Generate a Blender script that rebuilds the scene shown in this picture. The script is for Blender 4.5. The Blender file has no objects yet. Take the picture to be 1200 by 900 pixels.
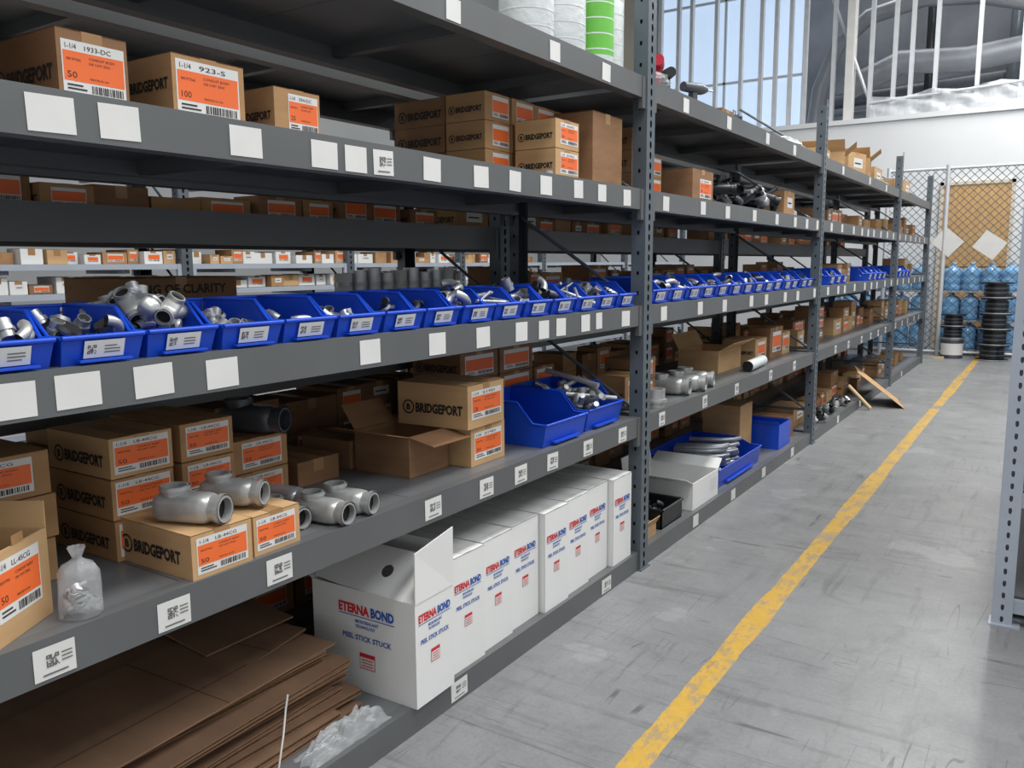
import bpy, math, random
from mathutils import Matrix, Vector, noise as mnoise
R=random.Random(7)
scn=bpy.context.scene
scn.view_settings.view_transform='Standard'
# ---------------------------------------------------------------- materials
def lin(c):
    return tuple(((v/255)/12.92 if v/255<=.04045 else ((v/255+.055)/1.055)**2.4) for v in c)+(1,)
def mat(name,rgb,rough=.6,metal=0,var=.12,scale=6,bump=0,trans=0,emit=0,spec=.5,alpha=1,stretch=(1,1,1)):
    m=bpy.data.materials.new(name);m.use_nodes=True;nt=m.node_tree;b=nt.nodes['Principled BSDF']
    c=lin(rgb)
    b.inputs['Roughness'].default_value=rough;b.inputs['Metallic'].default_value=metal
    b.inputs['Specular IOR Level'].default_value=spec
    b.inputs['Transmission Weight'].default_value=trans
    b.inputs['Alpha'].default_value=alpha
    tc=nt.nodes.new('ShaderNodeTexCoord');mp=nt.nodes.new('ShaderNodeMapping');mp.inputs['Scale'].default_value=stretch
    nt.links.new(tc.outputs['Object'],mp.inputs[0])
    n=nt.nodes.new('ShaderNodeTexNoise');n.inputs['Scale'].default_value=scale;n.inputs['Detail'].default_value=5
    nt.links.new(mp.outputs[0],n.inputs['Vector'])
    r=nt.nodes.new('ShaderNodeValToRGB')
    r.color_ramp.elements[0].position=.3;r.color_ramp.elements[1].position=.7
    r.color_ramp.elements[0].color=tuple(v*(1-var) for v in c[:3])+(1,)
    r.color_ramp.elements[1].color=tuple(min(1,v*(1+var)) for v in c[:3])+(1,)
    nt.links.new(n.outputs['Fac'],r.inputs[0]);nt.links.new(r.outputs[0],b.inputs['Base Color'])
    if bump:
        bp=nt.nodes.new('ShaderNodeBump');bp.inputs['Strength'].default_value=bump;bp.inputs['Distance'].default_value=.01
        nt.links.new(n.outputs['Fac'],bp.inputs['Height']);nt.links.new(bp.outputs[0],b.inputs['Normal'])
    if emit:
        b.inputs['Emission Color'].default_value=c;b.inputs['Emission Strength'].default_value=emit
    return m
K=mat('kraft_cardboard',(172,134,95),.8,var=.13,scale=5,stretch=(1,1,4),spec=.2)
K2=mat('kraft_cardboard_light',(192,156,114),.8,var=.1,scale=4,stretch=(1,1,4),spec=.2)
K3=mat('kraft_cardboard_brown',(140,106,78),.8,var=.15,scale=5,stretch=(1,1,4),spec=.2)
KF=mat('flattened_kraft_board',(134,105,84),.8,var=.14,scale=3,stretch=(1,3,1),spec=.2)
KD=mat('cardboard_core',(98,72,50),.9,var=.3,scale=60,spec=.1)
TAPE=mat('packing_tape',(165,126,86),.3,var=.05)
INK=mat('black_ink',(38,34,32),.7,var=.02)
GINK=mat('faded_grey_ink',(98,98,98),.7,var=.05)
ORG=mat('orange_label',(236,108,48),.5,var=.05)
WHT=mat('white_paper',(216,215,212),.6,var=.04)
WCB=mat('white_cardboard',(226,226,224),.65,var=.03,scale=3)
WCE=mat('white_cardboard_fold',(140,140,140),.8,var=.05)
RED=mat('red_ink',(205,40,52),.6,var=.03)
BLU=mat('blue_ink',(45,88,170),.6,var=.03)
BIN=mat('blue_polypropylene',(20,74,200),.38,var=.06,scale=3)
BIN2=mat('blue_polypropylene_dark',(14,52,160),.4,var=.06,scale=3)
ST=mat('grey_painted_steel',(98,100,101),.42,metal=.15,var=.07,scale=3,bump=.03)
STD=mat('grey_steel_deck',(110,113,116),.36,metal=.2,var=.16,scale=2.5,bump=.03)
PST=mat('blue_grey_upright_paint',(92,101,108),.4,metal=.2,var=.1,scale=8)
PSL=mat('pale_grey_upright_paint',(172,180,192),.4,metal=.1,var=.05,scale=6)
ZN=mat('zinc_plated_metal',(190,192,196),.33,metal=.6,var=.14,scale=14,bump=.08)
ZC=mat('cast_aluminium',(180,181,180),.4,metal=.5,var=.12,scale=18,bump=.1)
ZD=mat('dark_cast_iron',(84,88,94),.4,metal=.4,var=.15,scale=14)
BLK=mat('black_plastic',(26,27,30),.4,var=.1)
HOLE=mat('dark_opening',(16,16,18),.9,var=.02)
PLAS=mat('clear_plastic_film',(225,228,230),.12,var=.05,alpha=.3,bump=.6,scale=30)
PLAW=mat('milky_plastic_wrap',(218,222,222),.3,var=.06,bump=.5,scale=22)
GRN=mat('green_print',(105,185,70),.5,var=.1)
YEL=mat('yellow_carton',(220,190,90),.5)
PINK=mat('pink_red_carton',(200,70,100),.6)
REDP=mat('red_plastic',(190,35,60),.4)
WOOD=mat('plywood',(190,152,100),.6,var=.14,scale=3,stretch=(8,1,1))
WOODD=mat('pale_lumber',(205,180,140),.7,var=.1)
WATER=mat('blue_water_jug_plastic',(120,172,216),.15,var=.35,scale=9)
GALV=mat('galvanised_stud',(205,208,212),.4,metal=.2,var=.06)
# ---------------------------------------------------------------- mesh builder
_tc={}
def textgeo(s,bold=.03):
    k=(s,bold)
    if k in _tc:return _tc[k]
    c=bpy.data.curves.new('tmp','FONT');c.body=s;c.size=1;c.offset=bold;c.resolution_u=2
    o=bpy.data.objects.new('tmp',c);bpy.context.collection.objects.link(o)
    me=o.to_mesh();vs=[v.co.copy() for v in me.vertices];fs=[tuple(p.vertices) for p in me.polygons]
    o.to_mesh_clear();bpy.data.objects.remove(o);bpy.data.curves.remove(c)
    x0=min(v.x for v in vs);x1=max(v.x for v in vs);y0=min(v.y for v in vs);y1=max(v.y for v in vs)
    vs=[((v.x-x0)/(x1-x0),(v.y-y0)/(y1-y0)) for v in vs]
    _tc[k]=(vs,fs,(x1-x0)/(y1-y0));return _tc[k]
class M:
    def __init__(s):
        s.v=[];s.f=[];s.m=[];s.sm=[];s.ml=[];s.T=Matrix.Identity(4)
    def mi(s,m):
        if m not in s.ml:s.ml.append(m)
        return s.ml.index(m)
    def add(s,vs,fs,m,smooth=False):
        b=len(s.v);s.v+=[s.T@Vector(v) for v in vs];i=s.mi(m)
        for f in fs:
            s.f.append([b+j for j in f]);s.m.append(i);s.sm.append(smooth)
    def box(s,x0,x1,y0,y1,z0,z1,m,jit=0):
        v=[[x,y,z] for z in(z0,z1) for y in(y0,y1) for x in(x0,x1)]
        s.add(v,[[0,2,3,1],[4,5,7,6],[0,1,5,4],[2,6,7,3],[0,4,6,2],[1,3,7,5]],m)
    def tube(s,pts,r,m,n=10,cap=True,rs=None,capm=None):
        pts=[Vector(p) for p in pts];rings=[]
        up=None
        for i,p in enumerate(pts):
            d=(pts[min(i+1,len(pts)-1)]-pts[max(i-1,0)]).normalized()
            if up is None:
                up=Vector((0,0,1)) if abs(d.z)<.9 else Vector((1,0,0))
            a=(up-d*up.dot(d)).normalized();b=d.cross(a);up=a
            rr=rs[i] if rs else r
            rings.append([p+a*(rr*math.cos(2*math.pi*k/n))+b*(rr*math.sin(2*math.pi*k/n)) for k in range(n)])
        vs=[v for q in rings for v in q];fs=[]
        for i in range(len(pts)-1):
            for k in range(n):
                k2=(k+1)%n;fs.append([i*n+k,(i+1)*n+k,(i+1)*n+k2,i*n+k2])
        s.add(vs,fs,m,True)
        if cap:
            s.add(rings[0],[list(range(n))],capm or m);s.add(rings[-1],[list(range(n))[::-1]],capm or m)
    def pipe(s,p0,p1,r,m,t=.15,n=14):
        """short hollow pipe end: outer wall, flat rim and a dark bore"""
        p0=Vector(p0);p1=Vector(p1);d=(p1-p0).normalized()
        L=(p1-p0).length;q=p1-d*min(L*.6,r*1.2)
        s.tube([p0,p1],r,m,n,cap=False)
        s.tube([p1-d*.0004,p1],r,m,n,cap=False,rs=[r,r*(1-t)])
        s.tube([p1,q],r*(1-t),m,n,cap=False)
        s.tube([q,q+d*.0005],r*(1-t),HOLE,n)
        s.tube([p0,p0+d*.0005],r,m,n)
    def text(s,t,o,u,v,w,m,h=None,bold=.03,off=.0012):
        vs,fs,asp=textgeo(t,bold);o=Vector(o);u=Vector(u);v=Vector(v);n=u.cross(v).normalized()
        h=h or w/asp
        s.add([o+u*(a*w)+v*(b*h)+n*off for a,b in vs],fs,m)
    def rect(s,o,u,v,a0,a1,b0,b1,m,off=.0006):
        o=Vector(o);u=Vector(u);v=Vector(v);n=u.cross(v).normalized()*off
        s.add([o+u*a+v*b+n for a,b in((a0,b0),(a1,b0),(a1,b1),(a0,b1))],[[0,1,2,3]],m)
    def build(s,name,parent=None,origin=None):
        xs=[v.x for v in s.v];ys=[v.y for v in s.v];zs=[v.z for v in s.v]
        o=Vector(origin) if origin is not None else Vector(((min(xs)+max(xs))/2,(min(ys)+max(ys))/2,min(zs)))
        me=bpy.data.meshes.new(name);me.from_pydata([tuple(v-o) for v in s.v],[],s.f)
        for m in s.ml:me.materials.append(m)
        for p,i,k in zip(me.polygons,s.m,s.sm):p.material_index=i;p.use_smooth=k
        me.update()
        ob=bpy.data.objects.new(name,me);ob.location=o
        bpy.context.collection.objects.link(ob)
        if parent:ob.parent=parent
        return ob
# ---------------------------------------------------------------- printed details
def olabel(b,o,u,v,w,h,code='LB-44CG',detail=True,num=None):
    b.rect(o,u,v,0,w,0,h,WHT,.0006)
    b.rect(o,u,v,w*.02,w*.98,h*.24,h*.80,ORG,.001)
    O=Vector(o);U=Vector(u);V=Vector(v)
    if detail:
        b.text(code,O+U*w*.36+V*h*.845,u,v,w*.42,INK,h=h*.09,off=.0014,bold=0)
        b.text(num or '50',O+U*w*.07+V*h*.3,u,v,w*.15,INK,h=h*.12,off=.0014,bold=0)
        b.text('1-1/4',O+U*w*.06+V*h*.84,u,v,w*.17,INK,h=h*.10,off=.0014,bold=0)
        b.text('CONDUIT BODY',O+U*w*.42+V*h*.68,u,v,w*.42,INK,h=h*.05,off=.0014,bold=0)
        b.text('DIE CAST ZINC',O+U*w*.42+V*h*.59,u,v,w*.34,INK,h=h*.045,off=.0014,bold=0)
        b.text('PIPE FITTING',O+U*w*.07+V*h*.62,u,v,w*.22,INK,h=h*.05,off=.0014,bold=0)
        b.text('PRINTED IN USA',O+U*w*.42+V*h*.3,u,v,w*.3,INK,h=h*.04,off=.0014,bold=0)
    x=w*.44
    rr=random.Random(len(b.v))
    while x<w*.95:
        t=w*rr.choice((.008,.014,.022));b.rect(o,u,v,x,x+t,h*.05,h*.20,INK,.0014);x+=t+w*rr.choice((.01,.018))
    b.rect(o,u,v,w*.06,w*.36,h*.08,h*.11,INK,.0014);b.rect(o,u,v,w*.06,w*.3,h*.15,h*.18,INK,.0014)
def qr(b,o,u,v,w,seed=1,m=INK):
    rr=random.Random(seed);n=9;c=w/n
    for i in range(n):
        for j in range(n):
            corner=(i<3 and j<3)or(i<3 and j>n-4)or(i>n-4 and j>n-4)
            if (corner and not((i in(1,n-2)) and (j in (1,n-2)))) or (not corner and rr.random()<.5):
                b.rect(o,u,v,i*c,(i+1)*c,j*c,(j+1)*c,m,.0014)
def logo(b,o,u,v,w,m=INK):
    O=Vector(o);U=Vector(u);V=Vector(v);h=w/7.2
    n=20;N=U.cross(V).normalized()*.0012;r1=h*.72;r0=h*.56;c=O+U*r1+V*(h*.5)
    vs=[c+U*(r*math.cos(2*math.pi*k/n))+V*(r*math.sin(2*math.pi*k/n))+N for r in(r0,r1) for k in range(n)]
    b.add(vs,[[k,n+k,n+(k+1)%n,(k+1)%n] for k in range(n)],m)
    b.text('B',c-U*h*.24-V*h*.32,u,v,h*.48,m,h=h*.64,bold=.05)
    b.text('BRIDGEPORT',O+U*(h*1.6),u,v,w-h*1.6,m,h=h,bold=.045)
# ---------------------------------------------------------------- cartons
def carton(x1,y0,z0,dx,dy,dz,m=K,label='o',txt=True,rot=0,name='cardboard_box',lab=(.12,.88,.12,.88),code='LB-44CG',num=None,tape=True,jit=.002,detail=True,build=True,b=None,txtpos=.42,tf=.86):
    b=b or M();T0=b.T.copy()
    b.T=T0@Matrix.Translation((x1,y0,z0))@Matrix.Rotation(rot,4,'Z')
    b.box(-dx,0,0,dy,0,dz,m,0)
    b.box(-dx*.998,-.0005,dy*.5-.0012,dy*.5+.0012,dz,dz+.0006,KD)
    if tape:
        b.rect((0,0,dz),(-1,0,0),(0,-1,0),0,dx,-dy*.5-.024,-dy*.5+.024,TAPE,.0009)
        b.rect((0,0,0),(0,1,0),(0,0,1),dy*.5-.024,dy*.5+.024,dz-.03 if label else dz-.045,dz,TAPE,.0004)
    b.rect((0,0,0),(0,1,0),(0,0,1),0,dy,dz*.985,dz,KD,.0003)
    b.rect((-dx,0,0),(1,0,0),(0,0,1),0,dx,dz*.988,dz,KD,.0003)
    if label=='o':
        olabel(b,(0,dy*lab[0],dz*lab[2]),(0,1,0),(0,0,1),dy*(lab[1]-lab[0]),dz*(lab[3]-lab[2]),code,detail,num)
    elif label=='w':
        b.rect((0,0,0),(0,1,0),(0,0,1),dy*.3,dy*.8,dz*.35,dz*.75,WHT,.0007)
        b.rect((0,0,0),(0,1,0),(0,0,1),dy*.36,dy*.7,dz*.5,dz*.56,INK,.0012)
    if txt:
        w=dx*tf
        if w/7.2>dz*.3:w=dz*.3*7.2
        logo(b,(-dx+(dx-w)*.5,0,dz*txtpos-w/14),(1,0,0),(0,0,1),w)
    b.T=T0
    if build:return b.build(name)
def open_carton(x1,y0,z0,dx,dy,dz,m,flaps,rot=0,name='open_cardboard_box',fl=None,extra=None):
    """flaps: angle in degrees for sides '+x','-x','+y','-y' (0 = folded straight out, 90 = up)"""
    b=M();b.T=Matrix.Translation((x1,y0,z0))@Matrix.Rotation(rot,4,'Z');t=.005
    b.box(-dx,0,0,dy,0,t,m);b.box(-t,0,0,dy,t,dz,m);b.box(-dx,-dx+t,0,dy,t,dz,m)
    b.box(-dx+t,-t,0,t,t,dz,m);b.box(-dx+t,-t,dy-t,dy,t,dz,m)
    L=fl or min(dx,dy)*.5
    for k,a in flaps.items():
        a=math.radians(a);c,s_=math.cos(a)*L,math.sin(a)*L
        if k=='+x':P=[(0,0,dz),(0,dy,dz),(c,dy-.006,dz+s_),(c,.006,dz+s_)]
        if k=='-x':P=[(-dx,0,dz),(-dx,dy,dz),(-dx-c,dy-.006,dz+s_),(-dx-c,.006,dz+s_)]
        if k=='-y':P=[(-dx,0,dz),(0,0,dz),(-.006,-c,dz+s_),(-dx+.006,-c,dz+s_)]
        if k=='+y':P=[(-dx,dy,dz),(0,dy,dz),(-.006,dy+c,dz+s_),(-dx+.006,dy+c,dz+s_)]
        P=[Vector(p) for p in P];n=(P[1]-P[0]).cross(P[2]-P[1]).normalized()*.003
        b.add(P+[p+n for p in P],[[0,1,2,3],[7,6,5,4],[0,4,5,1],[1,5,6,2],[2,6,7,3],[3,7,4,0]],m)
    if extra:extra(b)
    return b.build(name)
# ---------------------------------------------------------------- racks
D=1.746
TOP=[.1,.821,1.389,1.962,2.492]
DK=[t-.002 for t in TOP]
PY=[.28,3.917,7.55,11.62,14.57]
def perf(b,o,u,v,w,h0,h1,m,pitch=.05,hw=.011,hh=.017,mid=.5):
    O=Vector(o);U=Vector(u);V=Vector(v);n=int((h1-h0)/pitch)
    for i in range(n):
        z=h0+i*pitch;cx=w*mid;cz=z+pitch/2
        out=[(0,z),(w/2,z),(w,z),(w,cz),(w,z+pitch),(w/2,z+pitch),(0,z+pitch),(0,cz)]
        inn=[(cx-hw*.6,cz-hh*.8),(cx,cz-hh),(cx+hw*.6,cz-hh*.8),(cx+hw,cz),(cx+hw*.8,cz+hh),(cx,cz+hh*1.1),(cx-hw*.8,cz+hh),(cx-hw,cz)]
        b.add([O+U*a+V*c for a,c in out+inn],[[k,(k+1)%8,8+(k+1)%8,8+k] for k in range(8)],m)
def post(b,x0,x1,yc,h,m,w=.095,face=1):
    y0,y1=yc-w/2,yc+w/2
    if face>0: perf(b,(x1,y0,0),(0,1,0),(0,0,1),w,0,h,m)
    else: perf(b,(x0,y1,0),(0,-1,0),(0,0,1),w,0,h,m)
    perf(b,(x0,y0,0),(1,0,0),(0,0,1),x1-x0,0,h,m,pitch=.1,hw=.007,hh=.01)
    perf(b,(x1,y1,0),(-1,0,0),(0,0,1),x1-x0,0,h,m,pitch=.1,hw=.007,hh=.01)
    t=.012
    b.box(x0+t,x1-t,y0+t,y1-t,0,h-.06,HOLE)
    b.box(x0-.01,x1+.012,y0-.008,y1+.008,0,.006,m)
def rack(name,xf,xr,posts,tops,h,m,pm,beam=.1,deck=STD):
    b=M()
    s=1 if xf>xr else -1
    for y in posts:
        for x in (xf,xr):
            if s*(x-xf)==0: post(b,min(x,x-s*.075)+s*.012,max(x,x-s*.075)+s*.012,y,h,pm,face=s)
            else: post(b,min(x,x+s*.06),max(x,x+s*.06),y,h,pm,face=-s)
        z=.3
        while z<h-.2:
            b.tube([(xf-s*.06,y,z),(xr+s*.05,y,z)],.012,pm,6)
            b.tube([(xf-s*.06,y,z),(xr+s*.05,y,z+.45)],.01,pm,6);z+=.55
    for i in range(len(posts)-1):
        y0,y1=posts[i]+.048,posts[i+1]-.048
        for t in tops:
            for x,d in((xf,-s),(xr,s)):
                a,c=sorted((x,x+d*.045))
                b.box(a,c,y0,y1,t-beam,t-.0,m)
                a,c=sorted((x+d*.045,x+d*.06));b.box(a,c,y0,y1,t-beam,t-beam+.02,m)
                a,c=sorted((x+(-d)*.004,x+d*.02))
                if t>.2:
                    for yy in (y0,y1-.035):b.box(a,c,yy,yy+.035,t-beam-.05,t-.001,m)
            a,c=sorted((xf-s*.047,xr+s*.047))
            n=max(1,round((y1-y0)/.9));L=(y1-y0)/n
            for k in range(n):
                b.box(a,c,y0+k*L+.0015,y0+(k+1)*L-.0015,t-.028,t-.002,deck)
                b.box(a,c,y0+(k+.5)*L-.02,y0+(k+.5)*L+.02,t-.07,t-.028,m)
    return b.build(name)
rack('steel_shelving_rack',-D,-2.54,PY,TOP,2.95,ST,PST)
rack('steel_shelving_rack',-2.62,-3.36,[.3,3.93,7.56,11.6,14.5],[.1,.62,1.22,1.80,2.50],2.9,ST,PST,beam=.12)
rack('steel_shelving_rack',-5.7,-6.3,[.5,2.3,4.1,5.9,7.7,9.5,12,14.4],[.1,.5,.9,1.2,1.42,1.62,1.9,2.3],2.6,PSL,PST,beam=.04)
# shelf labels on our rack (one object of stickers)
b=M();U=(0,1,0);V=(0,0,1)
def stick(y,lv,w=.085,h=.074,q=False):
    z=TOP[lv]-.052-h/2+R.uniform(-.004,.004);y-=w/2;tl=Vector((0,R.uniform(-.03,.03),1)).normalized();uu=Vector((0,1,-tl.y)).normalized()
    b.rect((-D,y,z),uu,tl,0,w,0,h,WHT,.0015)
    if q:
        b.T=Matrix.Translation((.001,0,0));qr(b,(-D,y+w*.3,z+h*.36),uu,tl,h*.38,int(y*100),GINK)
        b.rect((-D,y,z),uu,tl,w*.2,w*.8,h*.12,h*.17,GINK,.0016)
        for k in range(3):b.rect((-D,y,z),uu,tl,w*.66,w*.92,h*(.42+.12*k),h*(.46+.12*k),GINK,.0016)
        b.T=Matrix.Identity(4)
for y,q,w in [(.96,0,.1),(1.11,0,.095),(1.45,0,.1),(1.72,0,.1),(1.845,0,.09),(1.965,1,.09),(2.2,0,.09),(2.48,0,.09),(2.7,0,.08),(2.93,0,.09),(3.2,0,.08),(3.42,0,.08),(3.68,0,.08)]:stick(y,3,w,q=q)
for y,w in [(.62,.1),(.84,.08),(.97,.1),(1.15,.1),(1.34,.095),(1.88,.09),(2.21,.09),(2.48,.085),(2.74,.085),(2.91,.08),(3.05,.08),(3.27,.08),(3.4,.06),(3.68,.09)]:stick(y,2,w)
for y in (.87,1.16,1.49,2.17,2.49,2.73,2.98,3.3,3.66):stick(y,1,.09,.072,q=True)
for y in (.9,2.3,3.5):stick(y,0,.1,.072,q=True)
for y in (1.2,1.8,2.33,3.0,3.45,4.4,5.1,5.9,6.6,8.3,9.6,10.6):stick(y,4,.08)
for lv in (1,2,3):
    y=4.15
    while y<14.2:
        if abs(y-7.55)>.12 and abs(y-11.62)>.12:stick(y,lv,.08,q=(lv==1))
        y+=R.uniform(.28,.55) if lv>1 else R.uniform(.45,.8)
for y in (4.7,5.4,6.1,6.9,8.6,9.7,12.6):stick(y,0,.09)
b.build('shelf_price_labels')
# ---------------------------------------------------------------- metal parts
def conduit_body(b,L=.15,w=.072,h=.066,m=ZC,hub=.03,side=True):
    n=16;prof=[(-.5,.3),(-.49,.6),(-.46,.82),(-.4,.96),(-.32,1),(.28,1),(.37,.95),(.43,.8),(.46,.6)]
    rings=[]
    for t,sc in prof:
        r=[]
        for k in range(n):
            a=2*math.pi*k/n;ca,sa=math.cos(a),math.sin(a)
            r.append((t*L,math.copysign(abs(ca)**.65,ca)*w*.5*sc,h*.5+math.copysign(abs(sa)**.65,sa)*h*.5*sc))
        rings.append(r)
    vs=[v for r in rings for v in r];fs=[[i*n+k,i*n+(k+1)%n,(i+1)*n+(k+1)%n,(i+1)*n+k] for i in range(len(prof)-1) for k in range(n)]
    b.add(vs,fs,m,True);b.add(rings[0],[list(range(n))[::-1]],m);b.add(rings[-1],[list(range(n))],m)
    b.pipe((L*.42,0,h*.5),(L*.62,0,h*.5),hub,m)
    b.tube([(L*.54,0,h*.5),(L*.615,0,h*.5)],hub*1.14,m,14,cap=False)
    if side:
        b.pipe((-L*.2,0,h*.9),(-L*.2,0,h*1.22),hub,m)
        b.tube([(-L*.2,0,h*1.08),(-L*.2,0,h*1.21)],hub*1.12,m,14,cap=False)
def elbow(b,r=.012,R0=.04,m=ZN,a=90):
    b.tube([(R0*math.cos(math.radians(t)),R0*math.sin(math.radians(t)),0) for t in range(0,a+1,15)],r,m,10,capm=HOLE)
def rnd(rr,loc):
    return Matrix.Translation(loc)@Matrix.Rotation(rr.uniform(0,6.28),4,'Z')@Matrix.Rotation(rr.uniform(-.7,.7),4,'X')@Matrix.Rotation(rr.uniform(-.7,.7),4,'Y')
def heap(b,x0,x1,y0,y1,z0,hz,n,seed,kinds=('el','cp','nut'),s=1,mats=(ZN,ZC,ZN,ZD)):
    rr=random.Random(seed)
    for i in range(n):
        x=rr.uniform(x0,x1);y=rr.uniform(y0,y1);cx=abs((x-(x0+x1)/2)/((x1-x0)/2+.001));cy=abs((y-(y0+y1)/2)/((y1-y0)/2+.001))
        z=z0+hz*rr.random()*(1-.6*max(cx,cy))
        b.T=rnd(rr,(x,y,z))@Matrix.Scale(s,4);k=rr.choice(kinds);m=rr.choice(mats)
        if k=='el':elbow(b,.012,.035,m)
        elif k=='cp':b.pipe((0,0,-.02),(0,0,.025),.016,m,n=10);b.tube([(0,0,-.004),(0,0,.006)],.02,m,6)
        elif k=='nut':b.tube([(0,0,0),(0,0,.01)],.024,m,6,capm=HOLE)
        elif k=='rod':b.tube([(-.1,0,0),(.1,0,0)],.009,m,8)
        elif k=='cb':conduit_body(b,.11,.045,.04,m,.02)
    b.T=Matrix.Identity(4)
# ---------------------------------------------------------------- blue hopper bins
def binmesh(L,W,H,lip,name,seed=0,label=True,fill=None):
    """front at x=0, back at x=-L, y 0..W"""
    b=M();t=.003;g=.012
    prof_in=lambda y:[(-L,y,0),(-.02,y,0),(0,y,lip*.98),(-L*.16,y,lip*1.02),(-L*.34,y,H),(-L,y,H)]
    for y,s in((g,1),(W-g,-1)):
        a=prof_in(y);c=prof_in(y+s*t);n=len(a)
        fl=[(p[0],p[1]-s*g*.8*(p[2]/H),p[2]) for p in a];fc=[(p[0],p[1]-s*g*.8*(p[2]/H),p[2]) for p in c]
        b.add(fl+fc,[list(range(n)) if s>0 else list(range(n))[::-1],[n+k for k in range(n)][::-1] if s>0 else [n+k for k in range(n)]]+[[k,(k+1)%n,n+(k+1)%n,n+k] for k in range(n)],BIN)
        b.tube([(-.001,y-s*g*.8*(lip/H),lip),(-L*.16,y-s*g*.8*(lip/H),lip*1.02),(-L*.34,y-s*g*.8,H),(-L,y-s*g*.8,H)],.005,BIN,6)
    b.box(-L,-L+t,g,W-g,0,H,BIN)
    b.tube([(-L,g*.3,H),(-L,W-g*.3,H)],.005,BIN,6)
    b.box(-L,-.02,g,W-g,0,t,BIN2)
    a=[(-.02,g,0),(-.02,W-g,0),(0,W-g*.5,lip),(0,g*.5,lip)];c=[(p[0]-t,p[1],p[2]) for p in a]
    b.add(a+c,[[0,1,2,3],[7,6,5,4],[0,4,5,1],[1,5,6,2],[2,6,7,3],[3,7,4,0]],BIN)
    b.tube([(.002,g*.5,lip),(.002,W-g*.5,lip)],.006,BIN,6)
    b.box(-.012,.006,W*.2,W*.8,lip*.12,lip*.2,BIN)
    if label:
        rr=random.Random(seed);v=Vector((.02,0,lip)).normalized();w=W*.46;h=lip*.66;o=Vector((-.012,W*.27,lip*.26))
        b.rect(o,(0,1,0),v,0,w,0,h,WHT,.004)
        b.T=Matrix.Translation((.0034,0,0));qr(b,o+Vector((0,w*.08,0))+v*h*.22,(0,1,0),v,h*.5,seed,GINK);b.T=Matrix.Identity(4)
        for k in range(3):b.rect(o,(0,1,0),v,w*.5,w*(.8+.1*rr.random()),h*(.27+.18*k),h*(.33+.18*k),GINK,.005)
    ob=b.build(name,origin=(0,0,0))
    if fill:
        f=M();kinds,n,hz,s,mats=fill
        heap(f,-L*.85,-.06,W*.22,W*.78,.03*s+.01,hz,n,seed+50,kinds,s,mats)
        f.build('fittings',parent=ob,origin=(0,0,0))
    return ob
fills=[(('el','cp'),26,.10,1,(ZN,ZC)),(('nut','cp','el'),34,.09,1,(ZD,ZN,ZC)),(('cb','el','cp'),34,.13,1,(ZC,ZN)),(('nut','cp'),14,.04,1,(ZN,ZC)),(('el',),12,.04,1,(ZN,)),(('cp',),12,.05,1,(ZN,)),(('el','nut'),14,.07,1,(ZN,ZD)),(('el',),16,.10,1.3,(ZN,ZD,ZN)),(('rod',),9,.10,.8,(ZN,)),(('cp','el'),14,.10,1.2,(ZD,ZN))]
k=0
y=.528
while y+.205<3.87:
    ob=binmesh(.34,.203,.118,.062,'blue_storage_bin',seed=k,fill=fills[[0,0,1,2,3,4,5,6,6,7,8,9,7,8,9,6,7][k%17]])
    ob.location=(-D-.012+R.uniform(-.008,.004),y,DK[2]+.001);ob.rotation_euler=(0,0,R.uniform(-.012,.012));y+=.206;k+=1
y=4.02
while y+.25<7.5:
    ob=binmesh(.36,.24,.135,.07,'blue_storage_bin',seed=k,fill=fills[R.choice((3,6,7,8,9))])
    ob.location=(-D-.015+R.uniform(-.01,.004),y,DK[2]+.001);y+=R.choice((.245,.245,.25));k+=1
for y in (8.05,8.32,8.6,9.9,10.2,10.5,10.8,12.0,12.3,12.6,12.9):
    ob=binmesh(.36,.25,.15,.08,'blue_storage_bin',seed=k,fill=fills[R.choice((3,6,9))]);ob.location=(-D-.02,y,DK[2]+.001);k+=1
for y,L,W,H,x,f in ((2.97,.42,.38,.19,-1.775,None),(3.38,.42,.38,.19,-1.79,(('rod','el','cp'),30,.22,1.5,(ZC,ZN)))):
    ob=binmesh(L,W,H,.10,'blue_storage_bin',seed=k,label=False,fill=f);ob.location=(x,y,DK[1]+.001);k+=1
# ---------------------------------------------------------------- second shelf, first bay
z=DK[1]+.001;E=.1125
for j in range(3):
    carton(-2.07,.79+.01*(j%2),z+j*E,.33,.27,.11,K,label='o',lab=(.1,.85,.12,.9))
    carton(-2.045+R.uniform(-.006,.006),1.205,z+j*E,.30,.185,.11,K2 if j==2 else K,lab=(.06,.94,.1,.92),tf=.9)
    carton(-2.06,1.425,z+j*E,.34,.18,.11,K,lab=(.1,.92,.12,.9))
def exa(b):
    olabel(b,(0,.02,.05),(0,1,0),(0,0,1),.15,.13,'LL-45CG')
    b.rect((0,0,0),(0,1,0),(0,0,1),.08,.12,.2,.222,TAPE)
open_carton(-1.765,.765,z,.27,.205,.20,K2,{'-y':70,'-x':60,'+y':80},rot=.55,extra=exa,fl=.06)
carton(-1.755,1.225,z,.345,.185,.118,K2,lab=(.08,.92,.1,.9),txtpos=.45,tf=.86)
carton(-1.765,1.425,z,.24,.165,.112,K2,lab=(.06,.9,.12,.9),txt=False,rot=.02)
for j in range(2):carton(-2.17,1.66,z+j*E,.32,.25,.11,K,lab=(.25,.9,.12,.9))
carton(-2.2,1.98,z,.28,.2,.09,K3,label=None,txt=False)
open_carton(-1.95,2.29,z,.27,.235,.155,K3,{'-y':15,'+x':-12,'+y':45,'-x':50},name='open_cardboard_box',fl=.115)
carton(-1.855,2.545,z,.22,.24,.155,K2,lab=(.1,.9,.15,.85),txt=False,rot=.02,code='219D')
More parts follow.
